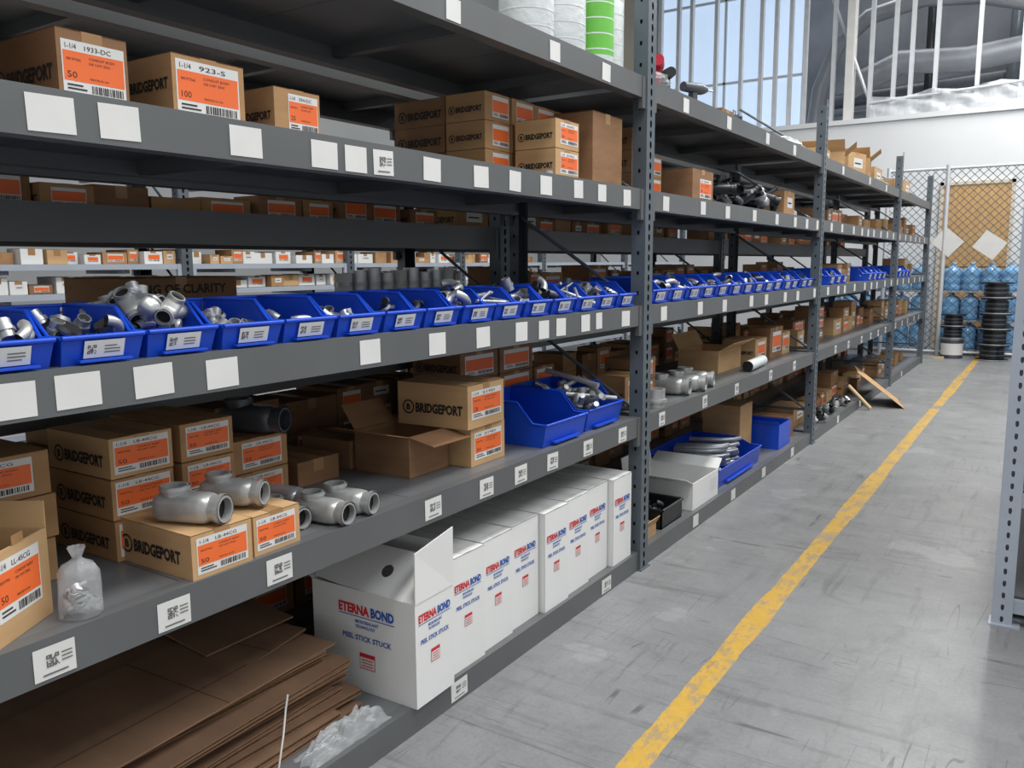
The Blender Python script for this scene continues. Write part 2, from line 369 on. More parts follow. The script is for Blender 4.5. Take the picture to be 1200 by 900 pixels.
carton(-1.835,2.5,z+.157,.33,.265,.17,K2,lab=(.1,.92,.2,.85),rot=.05,code='219D',num='2')
for (x1,y0,dx,dy,dz,n,tx) in ((-2.26,2.58,.26,.3,.1,1,True),(-2.24,3.0,.28,.3,.125,3,True),(-2.24,3.32,.28,.3,.125,3,True),(-2.24,3.64,.25,.2,.125,2,True),(-2.24,2.28,.26,.28,.11,1,False)):
    for j in range(n):
        carton(x1,y0,z+j*(dz+.002),dx,dy,dz,K3,label='o',txt=tx,detail=False)
def cb(x,y,z,rz,m=ZC,s=1,rx=0,name='conduit_body_fitting',side=True,L=.15):
    b=M();b.T=Matrix.Translation((x,y,z))@Matrix.Rotation(rz,4,'Z')@Matrix.Scale(s,4)@Matrix.Rotation(rx,4,'X');conduit_body(b,L=L,m=m,side=side)
    return b.build(name)
ztop=z+.1195
cb(-1.865,1.30,ztop,.35,s=1.18)
cb(-1.90,1.462,z+.1195,.42,s=1.1)
cb(-2.25,1.83,z+2*E+.001,.3,m=ZD,s=1.4)
cb(-1.93,1.66,z,.05,s=1.05);cb(-1.85,1.755,z,.1,s=1.12);cb(-1.86,1.865,z,.22,s=1.14);cb(-2.07,1.80,z,.1,s=1.05,m=ZN,side=False)
# clear bag of small parts, gathered and tied at the top
b=M();cx,cy=-1.80,.965;n=28
lv=[(0,.85),(.004,1),(.03,1.03),(.07,1.0),(.10,.93),(.118,.72),(.128,.35),(.135,.2),(.145,.3),(.16,.42)]
vs=[]
for h_,r_ in lv:
    for k in range(n):
        a=2*math.pi*k/n;q=mnoise.noise(Vector((math.cos(a)*2.5,math.sin(a)*2.5,h_*22)))
        f=r_*.044*(1+.16*q+(.10*math.sin(a*9) if h_>.1 else .02*math.sin(a*7)))
        vs.append((cx+f*math.cos(a),cy+f*math.sin(a),z+.001+h_*1.0))
b.add(vs,[[i*n+k,i*n+(k+1)%n,(i+1)*n+(k+1)%n,(i+1)*n+k] for i in range(len(lv)-1) for k in range(n)],PLAS,True)
heap(b,cx-.018,cx+.018,cy-.018,cy+.018,z+.02,.075,16,9,('nut','cp'),.7,(ZN,ZC,ZN));b.build('plastic_parts_bag')
def blob(name,c,s,m,seed,sub=3,amp=.25,fr=9):
    import bmesh
    bm=bmesh.new();bmesh.ops.create_icosphere(bm,subdivisions=sub,radius=1)
    for v in bm.verts:
        n=mnoise.noise(v.co*2.2+Vector((seed,0,0)))*amp+mnoise.noise(v.co*fr+Vector((0,seed,0)))*amp*.5
        v.co*=1+n;v.co=Vector((v.co.x*s[0],v.co.y*s[1],max(v.co.z,-.92)*s[2]))
    zm=min(v.co.z for v in bm.verts)
    for v in bm.verts:v.co.z-=zm
    me=bpy.data.meshes.new(name);bm.to_mesh(me);bm.free();me.materials.append(m)
    o=bpy.data.objects.new(name,me);o.location=c;bpy.context.collection.objects.link(o);return o
# ---------------------------------------------------------------- bottom shelf: white cartons
z=DK[0]+.001
def eterna(b,dx,dy,dz,full):
    L=[((0,dy*.1,dz*.70),(0,1,0),dy*.8)]
    if full:L=[((0,dy*.08,dz*.80),(0,1,0),dy*.84),((-dx*.73,0,dz*.76),(1,0,0),dx*.54)]
    for o,u,w in L:
        O=Vector(o);Uv=Vector(u);vs=Vector((0,0,1));h=w/7 if w>.2 else w/6
        b.text('ETERNA',O,u,vs,w*.56,RED,h=h,bold=.05)
        b.text('BOND',O+Uv*w*.585,u,vs,w*.41,BLU,h=h,bold=.05)
        b.rect(O,u,vs,0,w,-h*.25,-h*.16,BLU,.001)
        b.text('MICROSEALANT',O+Uv*w*.3-vs*h*.85,u,vs,w*.42,BLU,h=h*.34)
        b.text('TECHNOLOGY',O+Uv*w*.3-vs*h*1.35,u,vs,w*.36,BLU,h=h*.34)
        b.text('PEEL STICK STUCK',O+Uv*w*.06-vs*h*2.6,u,vs,w*.88,BLU,h=h*.55)
        b.rect(O,u,vs,w*.36,w*.64,-h*5.4,-h*3.8,RED,.001);b.rect(O,u,vs,w*.37,w*.63,-h*5.3,-h*4.2,WHT,.0014)
        for k in range(3):b.rect(O,u,vs,w*.40,w*.6,-h*(4.5+.3*k),-h*(4.4+.3*k),RED,.0018)
ys=[2.285,2.505,2.725,2.945,3.165,3.385,3.605]
for i,y in enumerate(ys):
    b=M();dy=.207;dx=.47;dz=.445
    b.T=Matrix.Translation((-1.765-(.012*(i%3)),y,z))@Matrix.Rotation(R.uniform(-.01,.01),4,'Z')
    b.box(-dx,0,0,dy,0,dz,WCB);eterna(b,dx,dy,dz,False)
    b.box(-dx,0,dy*.5-.001,dy*.5+.001,dz,dz+.0006,WCE)
    b.rect((0,0,dz),(-1,0,0),(0,-1,0),0,dx,-dy*.5-.025,-dy*.5+.025,WHT,.001)
    b.rect((0,0,0),(0,1,0),(0,0,1),0,.003,0,dz,WCE,.0005);b.rect((0,0,0),(0,1,0),(0,0,1),0,dy,dz-.003,dz,WCE,.0005)
    b.build('white_carton')
b=M();dx,dy,dz,t=.475,.215,.375,.005
b.T=Matrix.Translation((-1.725,2.035,z))@Matrix.Rotation(.02,4,'Z')
b.box(-dx,0,0,dy,0,t,WCB);b.box(-t,0,0,dy,t,dz,WCB);b.box(-dx,-dx+t,0,dy,t,dz,WCB);b.box(-dx+t,-t,0,t,t,dz,WCB);b.box(-dx+t,-t,dy-t,dy,t,dz,WCB)
eterna(b,dx,dy,dz,True)
def panel(P,m=WCB,th=.004):
    P=[Vector(p) for p in P];n=(P[1]-P[0]).cross(P[2]-P[1]).normalized()*th
    b.add(P+[p+n for p in P],[[0,1,2,3],[7,6,5,4],[0,4,5,1],[1,5,6,2],[2,6,7,3],[3,7,4,0]],m)
panel([(-.002,0,dz),(-.002,dy,dz),(.004,dy-.004,dz+.215),(-.004,.006,dz+.175)])
panel([(-dx,dy,dz),(0,dy,dz),(-.01,dy+.004,dz+.15),(-dx,dy+.004,dz+.15)])
panel([(-dx,0,dz),(-dx,dy,dz),(-dx-.09,dy,dz+.05),(-dx-.09,0,dz+.05)])
A=Vector((-dx,.006,dz));Bv=Vector((-.006,.006,dz));up=Vector((-.02,.13,.125));n=24
c=A+(Bv-A)*.66+up*.5;ru=(Bv-A).normalized();rv=(up-ru*up.dot(ru)).normalized()
inner=[];outer=[]
W_=(Bv-A).length;H_=up.dot(rv);cu=(c-A).dot(ru);cv=(c-A).dot(rv)
for k in range(n):
    a=2*math.pi*k/n;ca,sa=math.cos(a),math.sin(a)
    inner.append(c+ru*(.024*ca)+rv*(.024*sa))
    tt=min(((W_-cu)/ca if ca>1e-6 else (cu/-ca if ca<-1e-6 else 9)),((H_-cv)/sa if sa>1e-6 else (cv/-sa if sa<-1e-6 else 9)))
    outer.append(c+ru*(tt*ca)+rv*(tt*sa))
b.add(inner+outer,[[k,n+k,n+(k+1)%n,(k+1)%n] for k in range(n)],WCB)
for cr in [A,Bv,A+ru*W_+rv*H_,A+rv*H_]:
    ds=sorted(range(n),key=lambda k:(outer[k]-cr).length)[:2]
    b.add([cr,outer[ds[0]],outer[ds[1]]],[[0,1,2]],WCB)
b.build('open_white_carton')
# flattened cardboard stack
b=M();zz=z
rr=random.Random(5)
for i in range(13):
    th=.014+rr.random()*.008;x1=-1.90+rr.uniform(-.05,.025)-.005*i;y1=1.955+rr.uniform(-.12,.02)-(0.03 if i>9 else 0);a=rr.uniform(-.05,.05)
    b.T=Matrix.Translation((x1,y1,zz))@Matrix.Rotation(a,4,'Z')
    L=1.6
    b.box(-.56,0,-L,0,0,th*.22,KF);b.box(-.559,-.003,-L+.001,-.003,th*.22,th*.72,KD);b.box(-.56,0,-L,0,th*.72,th*.94,KF)
    zz+=th
b.T=Matrix.Translation((-1.965,1.9,zz+.001))@Matrix.Rotation(.05,4,'Z')
b.box(-.48,0,-1.5,0,0,.006,KF)
for yy in (-.45,-1.1):b.box(-.48,0,yy-.002,yy+.002,.006,.0066,KD)
for xx in (-.14,):b.box(xx-.002,xx+.002,-1.5,0,.006,.0066,KD)
b.text('CORRUGATED',(-.10,-1.05,.006),(0,1,0),(-1,0,0),.16,KD,off=.001)
b.T=Matrix.Translation((-2.12,1.93,zz+.012))@Matrix.Rotation(.14,4,'Z')@Matrix.Rotation(.035,4,'X')
b.box(-.32,0,-.62,-.02,0,.006,KF);b.box(-.32,0,-.2,-.197,.006,.007,KD)
b.T=Matrix.Translation((-2.2,1.95,zz+.03))@Matrix.Rotation(-.1,4,'Z')@Matrix.Rotation(.05,4,'X')
b.box(-.28,0,-.36,-.02,0,.006,KF)
b.T=Matrix.Identity(4)
b.build('flattened_cardboard_stack')
b=M();b.tube([(-1.80,1.48,z),(-1.80,1.50,z+.06),(-1.81,1.53,z+.14),(-1.83,1.56,z+.2),(-1.83,1.57,z+.24)],.003,WHT,6);b.build('white_cable_tie')
def film(name,x0,x1,y0,y1,z0,h,m,seed,n=34):
    b=M();vs=[]
    for i in range(n+1):
        for j in range(n+1):
            u,v=i/n,j/n;f=(math.sin(math.pi*u)*math.sin(math.pi*v))**.6
            q=mnoise.noise(Vector((u*5+seed,v*5,1)));q2=mnoise.noise(Vector((u*12+seed,v*12,5)))
            vs.append((x0+(x1-x0)*(u+.06*q2),y0+(y1-y0)*(v+.08*q),z0+.002+h*f*(.3+1.1*abs(q)+.5*abs(q2))))
    fs=[[i*(n+1)+j,(i+1)*(n+1)+j,(i+1)*(n+1)+j+1,i*(n+1)+j+1] for i in range(n) for j in range(n)]
    b.add(vs,fs,m,True);return b.build(name)
film('crumpled_plastic_film',-1.86,-1.765,1.6,1.95,z,.08,PLAS,4)
# ---------------------------------------------------------------- top visible shelf (L3)
z=DK[3]+.001
carton(-1.86,.66,z,.32,.26,.2,K,code='LB-50')
carton(-1.85,1.04,z,.29,.165,.155,K3,lab=(.06,.95,.12,.85),code='1933-DC')
carton(-1.84,1.315,z,.235,.215,.155,K,lab=(.05,.92,.1,.92),code='923-S',num='100',txtpos=.55)
carton(-1.845,1.635,z,.2,.17,.13,K,lab=(.3,.95,.12,.9),code='594-DC',num='25')
for j in range(3):
    h=.114
    carton(-2.02,2.9,z+j*(h+.001),.2,.185,h,K,detail=False,lab=(.3,.95,.15,.9))
    carton(-2.235,2.9+R.uniform(0,.02),z+j*(h+.001),.28,.2,h,K3,detail=False)
    for q in range(4):
        if j<3-(q>2):carton(-2.02+R.uniform(-.01,.01),3.1+q*.19,z+j*(h+.001),.2,.18,h,K,detail=False,lab=(.2,.95,.15,.9))
for j in range(2):carton(-1.795,3.09,z+j*.121,.2,.2,.12,K2,detail=True,lab=(.2,.95,.15,.88),txt=True)
carton(-1.80,3.43,z,.2,.3,.32,K3,label=None,txt=False)
b=M();b.T=Matrix.Translation((-1.80,3.04,z));b.tube([(0,0,0),(0,0,.02)],.018,ZN,10,capm=HOLE);b.build('metal_coupling')
# ---------------------------------------------------------------- top shelf (L4)
z=DK[4]+.001
def rollpack(name,x,y,z,r,h,print_m):
    b=M();b.tube([(x,y,z),(x,y,z+.02),(x,y,z+h-.02),(x,y,z+h)],r,PLAW,22,rs=[r*.93,r,r,r*.93])
    if print_m:
        b.tube([(x,y,z+h*.1),(x,y,z+h*.85)],r*1.004,print_m,22,cap=False)
    for k in range(5):
        zz=z+h*(.15+.16*k);b.tube([(x,y,zz),(x,y,zz+.006)],r*1.012,PLAW,22,cap=False)
    b.tube([(x,y,z+h),(x,y,z+h+.001)],r*.3,HOLE,14);return b.build(name)
for x,y,r,m in ((-1.93,3.08,.115,None),(-1.92,3.33,.12,None),(-1.86,3.56,.085,GRN),(-1.9,3.75,.085,None)):rollpack('wrapped_insulation_roll',x,y,z,r,.42,m)
blob('plastic_wrap_bundle',(-1.84,4.12,z),(.10,.15,.04),PLAS,8,4,.3)
def drill(x,y,z,rz,m1,m2):
    b=M();b.T=Matrix.Translation((x,y,z))@Matrix.Rotation(rz,4,'Z')
    b.box(-.04,.04,-.035,.035,0,.05,m2);b.box(-.02,.02,-.02,.02,.05,.16,m1)
    b.tube([(-.09,0,.19),(.06,0,.19),(.09,0,.19),(.12,0,.19)],.035,m1,12,rs=[.03,.036,.03,.018]);b.tube([(.12,0,.19),(.18,0,.19)],.006,ZN,8)
    return b.build('cordless_drill')
drill(-1.92,4.42,z,2.0,REDP,BLK);drill(-2.0,4.72,z,2.3,BLK,ZD);drill(-2.0,5.15,z,1.2,ZD,BLK)
for y,h in ((5.4,.1),(5.75,.06),(6.3,.07)):carton(-1.9,y,z,.3,.24,h,K3,label=None,txt=False)
blob('plastic_wrap_bundle',(-1.95,6.9,z),(.15,.22,.05),PLAW,12,3,.3)
for (y,x,dx,dy,dz,rot,op) in ((8.0,-1.85,.4,.4,.14,.1,0),(8.6,-1.8,.4,.5,.2,.2,1),(9.25,-1.9,.4,.45,.24,-.2,0),(9.85,-1.8,.4,.4,.28,.15,1),(10.4,-1.85,.4,.5,.18,0,0),(11.8,-1.85,.4,.4,.16,0,0),(12.6,-1.85,.4,.5,.2,0,0)):
    if op:open_carton(x,y,z,dx,dy,dz*.8,K2,{'-y':50,'+x':40,'-x':70,'+y':60},rot=rot,fl=.13)
    else:carton(x,y,z,dx,dy,dz,K2,label='w',txt=False,rot=rot)
# ---------------------------------------------------------------- grouped stock
def stock(name,x1,y0,y1,z0,hmax,seed,mats=(K,K,K3,K2),lab=.6,dmin=.15,dmax=.3,gap=.02,sizes=(.16,.34),hmin=.1,jit=.06,dens=.9,txt=.5,nmin=.35):
    rr=random.Random(seed);b=M();y=y0
    while y+sizes[0]<y1:
        w=min(rr.uniform(*sizes),y1-y)
        if rr.random()<dens:
            h=rr.uniform(hmin,min(hmax,hmin*2.0));n=max(1,int(rr.uniform(nmin,1)*hmax/h));x=x1-rr.uniform(0,jit);d=rr.uniform(dmin,dmax);m=rr.choice(mats)
            for j in range(n):
                carton(x,y,z0+j*(h+.001),d,w-.008,h,m,label='o' if rr.random()<lab else rr.choice(('w',None)),txt=rr.random()<txt,detail=False,build=False,b=b,lab=(.2,.85,.2,.85),tape=True)
        y+=w+rr.uniform(0,gap)
    return b.build(name) if b.v else None
# bay 2
z=DK[3]+.001
for j in range(3):
    carton(-1.93,4.12,z+j*.116,.3,.2,.115,K3,detail=False,lab=(.3,.95,.15,.9))
    if j<2:carton(-1.95,4.34,z+j*.116,.28,.22,.115,K,detail=False,lab=(.3,.95,.15,.9))
carton(-1.80,4.66,z,.26,.34,.18,K3,lab=(.35,.9,.1,.7),txt=False)
stock('stacked_cartons',-2.08,5.1,7.4,z,.26,12,sizes=(.2,.35),lab=.5,nmin=.7,mats=(K3,K))
b=M();heap(b,-2.0,-1.85,5.15,6.6,z+.05,.12,46,77,('cb','el','cp','rod'),1.6,(BLK,ZD,BLK,ZN));b.build('loose_fittings_heap')
carton(-1.85,6.75,z,.25,.3,.2,K,label='w',txt=False)
z=DK[1]+.001
stock('stacked_cartons',-1.88,4.0,4.55,z,.34,14,sizes=(.22,.3),hmin=.11,lab=.9,nmin=.8)
b=M();b.T=Matrix.Translation((-1.81,4.2,z));b.pipe((0,0,0),(0,0,.1),.055,ZC,n=20);b.tube([(0,0,.03),(0,0,.045)],.066,ZC,20);b.build('metal_pipe_coupling')
for x,y,r,s in ((-1.93,4.66,.1,1.5),(-1.9,4.84,.2,1.5),(-1.92,5.04,.2,1.5)):cb(x,y,z,r,s=s,m=ZC)
open_carton(-1.98,5.7,z,.3,.5,.16,K2,{'+x':30,'-x':60},fl=.12)
b=M();b.tube([(-1.83,5.9,z+.04),(-1.86,6.35,z+.04)],.04,PLAW,14,capm=HOLE);b.build('paper_tube')
stock('stacked_cartons',-1.92,6.45,7.42,z,.42,16,mats=(K,K2,K3),hmin=.13,sizes=(.25,.4),nmin=.7)
z=DK[0]+.001
def exw(b):
    b.rect((0,0,0),(0,1,0),(0,0,1),.3,.42,.05,.13,WHT);b.text('www.arlington.com',(-.42,-.0,.05),(1,0,0),(0,0,1),.32,INK,h=.018)
open_carton(-1.775,4.72,z,.47,.45,.17,WCB,{'-y':25,'+y':30,'-x':80},fl=.1,name='open_white_carton',extra=exw)
b=M();b.T=Matrix.Translation((-1.79,4.28,z))
t=.008;b.box(-.4,0,0,.3,0,t,BLK);b.box(-t,0,0,.3,0,.11,BLK);b.box(-.4,-.4+t,0,.3,0,.11,BLK);b.box(-.4,0,0,t,0,.11,BLK);b.box(-.4,0,.3-t,.3,0,.11,BLK)
b.tube([(.004,0,.11),(.004,.3,.11)],.009,BLK,8);b.tube([(-.4,0,.11),(.004,0,.11)],.009,BLK,8);b.tube([(-.4,.3,.11),(.004,.3,.11)],.009,BLK,8)
b.T=Matrix.Identity(4)
heap(b,-2.1,-1.88,4.36,4.5,z+.06,.08,14,31,('el','nut'),1.2,(BLK,ZD));b.build('black_plastic_tray')
open_carton(-1.79,4.0,z,.3,.2,.07,K2,{'+x':60},fl=.05)
ob=binmesh(.55,.95,.18,.13,'blue_storage_bin',seed=99,label=False);ob.location=(-1.8,5.25,z)
b=M();rr=random.Random(3)
for i in range(18):
    y=5.32+rr.random()*.6;x=-2.28+rr.random()*.06;zz=z+.03+i*.0095
    b.tube([(x,y,zz),(x+.1,y+.02,zz+.003),(x+.22,y+.05,zz+.006),(x+.3,y+.1,zz+.01),(x+.33,y+.16,zz+.014)],.019,rr.choice((ZC,ZN,ZC,ZN)),10,capm=HOLE)
b.build('bent_conduit_pile')
carton(-2.0,6.3,z,.3,.3,.4,K2,label=None,txt=False)
open_carton(-1.8,6.68,z,.4,.34,.2,BIN,{'-y':70},name='blue_tote',fl=.03)
carton(-1.86,7.05,z,.3,.3,.18,K3,label=None,txt=False)
for lv,h in ((0,.3),(1,.38),(3,.3)):
    stock('stacked_cartons',-1.9,7.65,11.5,DK[lv]+.001,h,20+lv,lab=.3,txt=.15,dens=.85,mats=(K,K2,K3,K3),sizes=(.2,.45),jit=.15)
    stock('stacked_cartons',-1.9,11.7,14.5,DK[lv]+.001,h,30+lv,lab=.3,txt=.15,dens=.85,mats=(K,K2,K3,K),sizes=(.2,.45))
stock('stacked_cartons',-1.88,8.95,9.8,DK[2]+.001,.3,44,lab=.2,txt=0)
stock('stacked_cartons',-1.9,13.2,14.5,DK[2]+.001,.3,45,lab=.2,txt=0)
b=M();heap(b,-1.87,-1.80,7.8,9.2,DK[0]+.04,.06,30,5,('cp','el'),1.6,(ZC,ZD,BLK));b.build('loose_conduit_heap')
b=M();b.T=Matrix.Translation((-1.40,10.2,.004))@Matrix.Rotation(.25,4,'Z')@Matrix.Rotation(math.radians(-52),4,'Y')
b.box(-.006,0,-.35,.35,0,.62,K2);b.box(0,.001,-.002,.002,0,.62,KD);b.build('leaning_cardboard_sheet')
b=M();b.tube([(-1.62,9.6,.02),(-1.85,9.56,.26)],.02,WOODD,4);b.build('lumber_offcut')
# ---------------------------------------------------------------- rack behind
stock('stacked_cartons',-2.72,.4,3.85,.102,.36,51,nmin=.7,dens=1,mats=(K3,K));stock('stacked_cartons',-2.75,4,7.5,.102,.33,52)
stock('stacked_cartons',-2.70,.4,3.85,.622,.47,53,mats=(K3,K,K3),nmin=.9,dens=1,jit=.03,dmin=.25);stock('stacked_cartons',-2.72,4,7.5,.622,.46,54,mats=(K3,K),nmin=.8,dens=1)
stock('stacked_cartons',-3.0,.4,3.85,1.802,.17,55,mats=(K3,K),hmin=.075,sizes=(.2,.3),nmin=.8,dens=1,lab=.5);stock('stacked_cartons',-2.95,4,7.5,1.802,.3,56,mats=(K3,K),nmin=.7,dens=1)
stock('stacked_cartons',-2.8,7.7,11.5,1.222,.4,57,nmin=.7);stock('stacked_cartons',-2.8,7.7,14.3,1.802,.4,58,nmin=.7);stock('stacked_cartons',-2.8,7.7,14.3,.622,.4,59,nmin=.7);stock('stacked_cartons',-2.8,7.7,14.3,.102,.4,60,nmin=.7)
b=M();carton(-2.75,1.7,1.222,.35,.5,.34,K3,txt=False,label=None,build=False,b=b)
b.text('RING OF CLARITY',(-2.75,1.75,1.5),(0,1,0),(0,0,1),.4,INK,h=.035);b.build('cardboard_box')
b=M()
for i in range(9):
    y=2.9+i*.1;b.pipe((-2.85,y,1.222),(-2.85,y,1.222+.34+.012*(i%3)),.042,ZN if i%4 else WHT,n=18)
    b.tube([(-2.85,y,1.5),(-2.85,y,1.52)],.045,ZC,18,cap=False)
b.build('steel_pipe_nipples')
stock('stacked_cartons',-2.72,4.1,7.4,1.222,.42,61,mats=(K3,K3,K),nmin=.8,dens=1)
b=M();heap(b,-3.2,-2.8,.5,1.6,1.26,.2,50,63,('cb','el','cp'),1.6,(ZN,ZC,ZD));b.build('loose_fittings_heap')
for i,zz in enumerate((.1,.5,.9,1.2,1.42,1.62,1.9)):
    stock('small_parts_boxes',-5.74,.6,9.4,zz+.001,.13 if i>2 else .36,70+i,mats=(WCB,WCB,K2,K,K3,WCB) if i in(4,5) else (K2,K,K3,K3),hmin=.06,sizes=(.08,.22),lab=.25,txt=0,jit=.1,dens=.97,nmin=.6)
# ---------------------------------------------------------------- right-hand rack
b=M()
for yp in (4.15,6.6):
    for x0 in (-.145,.72):
        perf(b,(x0,yp-.04,0),(1,0,0),(0,0,1),.08,0,2.5,PSL,pitch=.055,hw=.007,hh=.013)
        perf(b,(x0,yp+.04,0),(0,-1,0),(0,0,1),.08,0,2.5,PSL,pitch=.055,hw=.007,hh=.013)
        b.box(x0+.012,x0+.068,yp-.028,yp+.028,0,2.48,PST)
        b.box(x0-.01,x0+.11,yp-.06,yp+.05,0,.006,PSL)
for t in (.12,.6,1.1,1.6,2.1):
    b.box(-.135,-.1,4.19,6.56,t-.08,t,PSL);b.box(.76,.79,4.19,6.56,t-.08,t,PSL);b.box(-.1,.76,4.19,6.56,t-.03,t-.002,STD);b.box(-.065,.72,4.12,4.15,t-.06,t-.0,PSL)
b.build('pale_steel_shelving_rack')
stock('stacked_cartons',.7,4.25,6.5,.121,.3,81,mats=(WCB,PINK,K2),dmin=.5,dmax=.75,txt=0,lab=.3)
stock('stacked_cartons',.7,4.25,6.5,.601,.35,82,mats=(PINK,WCB,BIN),dmin=.5,dmax=.75,txt=0,lab=.3)
stock('stacked_cartons',.7,4.25,6.5,1.101,.3,83,mats=(WCB,BIN2,K),dmin=.5,dmax=.75,txt=0,lab=.3)
# ---------------------------------------------------------------- fence end of the aisle
FY=16.0
b=M()
for x in (-2.6,-1.68,-.35,1.4,3.0):b.tube([(x,FY,0),(x,FY,3.2)],.035,GALV,10)
for zz in (.06,3.14):b.tube([(-2.6,FY,zz),(3.0,FY,zz)],.024,GALV,8)
p=.13;x0,x1,h=-2.6,3.0,3.1
k=x0-h
while k<x1:
    for s in (1,-1):
        if s==1:a=(max(k,x0),max(x0-k,0));L=min(x1-a[0],h-a[1]);e=(a[0]+L,a[1]+L)
        else:a=(max(k,x0),h-max(x0-k,0));L=min(x1-a[0],a[1]);e=(a[0]+L,a[1]-L)
        if L>.02:b.tube([(a[0],FY+.004*s,a[1]+.04),(e[0],FY+.004*s,e[1]+.04)],.005,PST,4,cap=False)
    k+=p
b.build('chain_link_fence')
for x,zz,a in ((-1.63,1.92,.72),(-1.0,1.86,.62)):
    b=M();b.T=Matrix.Translation((x,FY-.02,zz))@Matrix.Rotation(a,4,'Y');b.box(-.19,.19,-.002,0,-.17,.17,WHT);b.build('paper_sign')
def jug():
    b=M();r=.14
    zs=[(0,.8),(.015,1),(.08,1),(.1,.93),(.12,1),(.2,1),(.22,.93),(.24,1),(.32,.98),(.37,.8),(.4,.35),(.42,.2),(.47,.2),(.48,.17)]
    b.tube([(0,0,a) for a,_ in zs],r,WATER,16,rs=[r*c for _,c in zs]);b.tube([(0,0,.45),(0,0,.485)],r*.23,WHT,10);return b.build('water_jug_master',origin=(0,0,0))
j0=jug();J=j0.data
def jugstack(name,x0,y0,nx,ny,nz):
    e=bpy.data.objects.new(name,None);e.location=(x0,y0,0);bpy.context.collection.objects.link(e)
    b=M()
    for k in range(nz):
        b.box(-.16,nx*.29-.13,-.16,ny*.29-.13,.07+k*.5,.1+k*.5,PSL)
    for kx in (-.16,nx*.29-.16):b.box(kx,kx+.03,-.17,-.14,0,nz*.5+.05,PSL)
    s=b.build('crate_frame',origin=(0,0,0));s.parent=e
    for i in range(nx):
        for j in range(ny):
            for k in range(nz):
                o=bpy.data.objects.new('jug_%d'%(i+j*10+k*100),J);o.parent=e;o.location=(i*.29,j*.29,.1+k*.5);bpy.context.collection.objects.link(o)
jugstack('water_jug_stack',-3.5,16.35,6,1,3)
jugstack('water_jug_stack',-1.55,16.3,10,2,3)
bpy.data.objects.remove(j0)
def spool(x,y,z,r,h):
    b=M()
    b.tube([(x,y,z),(x,y,z+.022)],r,BLK,20);b.tube([(x,y,z+h-.022),(x,y,z+h)],r,BLK,20)
    b.tube([(x,y,z+.003),(x,y,z+.019)],r*1.01,ZN,20,cap=False)
    b.tube([(x,y,z+.022),(x,y,z+h-.022)],r*.6,ZD,20)
    for k in range(5):b.tube([(x,y,z+.035+k*(h-.07)/5),(x,y,z+.035+(k+.8)*(h-.07)/5)],r*.74,ZD if k%2 else BLK,20)
    b.tube([(x,y,z+h),(x,y,z+h+.002)],r*.2,ZN,10);b.build('cable_spool')
for k in range(5):spool(-.83+.02*(k%2),15.55,.002+k*.252,.24-.01*(k%2),.25)
for k in range(2):spool(-1.42,15.6,.33+k*.202,.19,.2)
b=M();b.tube([(-1.42,15.6,0),(-1.42,15.6,.31)],.17,ZD,20);b.tube([(-1.42,15.6,.06),(-1.42,15.6,.25)],.172,WHT,20,cap=False);b.tube([(-1.42,15.6,.31),(-1.42,15.6,.325)],.18,ZN,20);b.build('paint_bucket')
b=M();b.tube([(-.35,15.2,0),(-.35,15.2,.3)],.15,ZD,18);b.tube([(-.35,15.2,.3),(-.35,15.2,.31)],.16,ZN,18);b.build('steel_drum')
b=M();b.box(-1.95,-1.65,15.2,15.25,.0,.05,ZC);b.box(-1.95,-1.5,15.3,15.34,.0,.04,WOODD);b.build('scrap_offcuts')
# ---------------------------------------------------------------- room
def simple(name,x0,x1,y0,y1,z0,z1,m):
    b=M();b.box(x0,x1,y0,y1,z0,z1,m);return b.build(name)
WALL=mat('white_painted_wall',(216,218,220),.8,var=.03,scale=1.5)
WALLL=mat('side_wall_paint',(150,152,154),.85,var=.05,scale=1.5)
WALLB=mat('beige_painted_wall',(205,196,180),.8,var=.04,scale=1.5)
DARKW=mat('dark_unfinished_wall',(100,104,110),.8,var=.3,scale=.9)
BLUEW=mat('daylit_glazing',(196,216,240),.3,var=.12,scale=.6,emit=.75,stretch=(3,1,.5))
CEIL=mat('ceiling_paint',(150,152,155),.9,var=.05)
DUCT=mat('sheet_metal_duct',(132,136,142),.4,metal=.3,var=.15,scale=2)
WY=17.6
simple('wall_back',-9,6,WY,WY+.2,0,4.24,WALL)
simple('trim_ledge',-9,6,WY-.05,WY+.22,4.24,4.33,WALL)
simple('floor_mezzanine',-9,6,WY+.2,WY+4,4.0,4.2,WALL)
simple('wall_mezzanine_back',-9,6,WY+3.6,WY+3.8,4.2,9,DARKW)
simple('wall_left',-9.2,-9,-3,WY+3.8,0,9,WALLL)
simple('window_1',-8.3,-4.95,WY+1.6,WY+1.65,4.3,8.9,BLUEW)
simple('wall_beige',-8.99,-8.35,WY+.5,WY+1.5,4.2,8.9,WALLB)
simple('ceiling',-9.2,6,-3,WY+3.8,9,9.1,CEIL)
b=M()
for x in (-8.3,-7.5,-6.7,-5.9,-4.95):b.box(x-.025,x+.025,WY+1.54,WY+1.6,4.3,8.9,WALL)
for zz in (5.6,7.4):b.box(-8.3,-4.95,WY+1.54,WY+1.6,zz,zz+.05,WALL)
b.build('window_mullions')
b=M();b.box(-1.9,-.82,WY-.05,WY-.01,.0,2.98,WOOD);b.box(-1.96,-1.9,WY-.07,WY-.002,0,3.04,WALLB);b.box(-.82,-.76,WY-.07,WY-.002,0,3.04,WALLB);b.box(-1.96,-.76,WY-.07,WY-.002,2.98,3.04,WALLB)
b.box(-1.9,-.82,WY-.053,WY-.05,1.48,1.5,KD);b.tube([(-.95,WY-.09,1.05),(-.95,WY-.05,1.05)],.03,ZN,10);b.build('door_1')
b=M();rr=random.Random(4)
x=-8.2
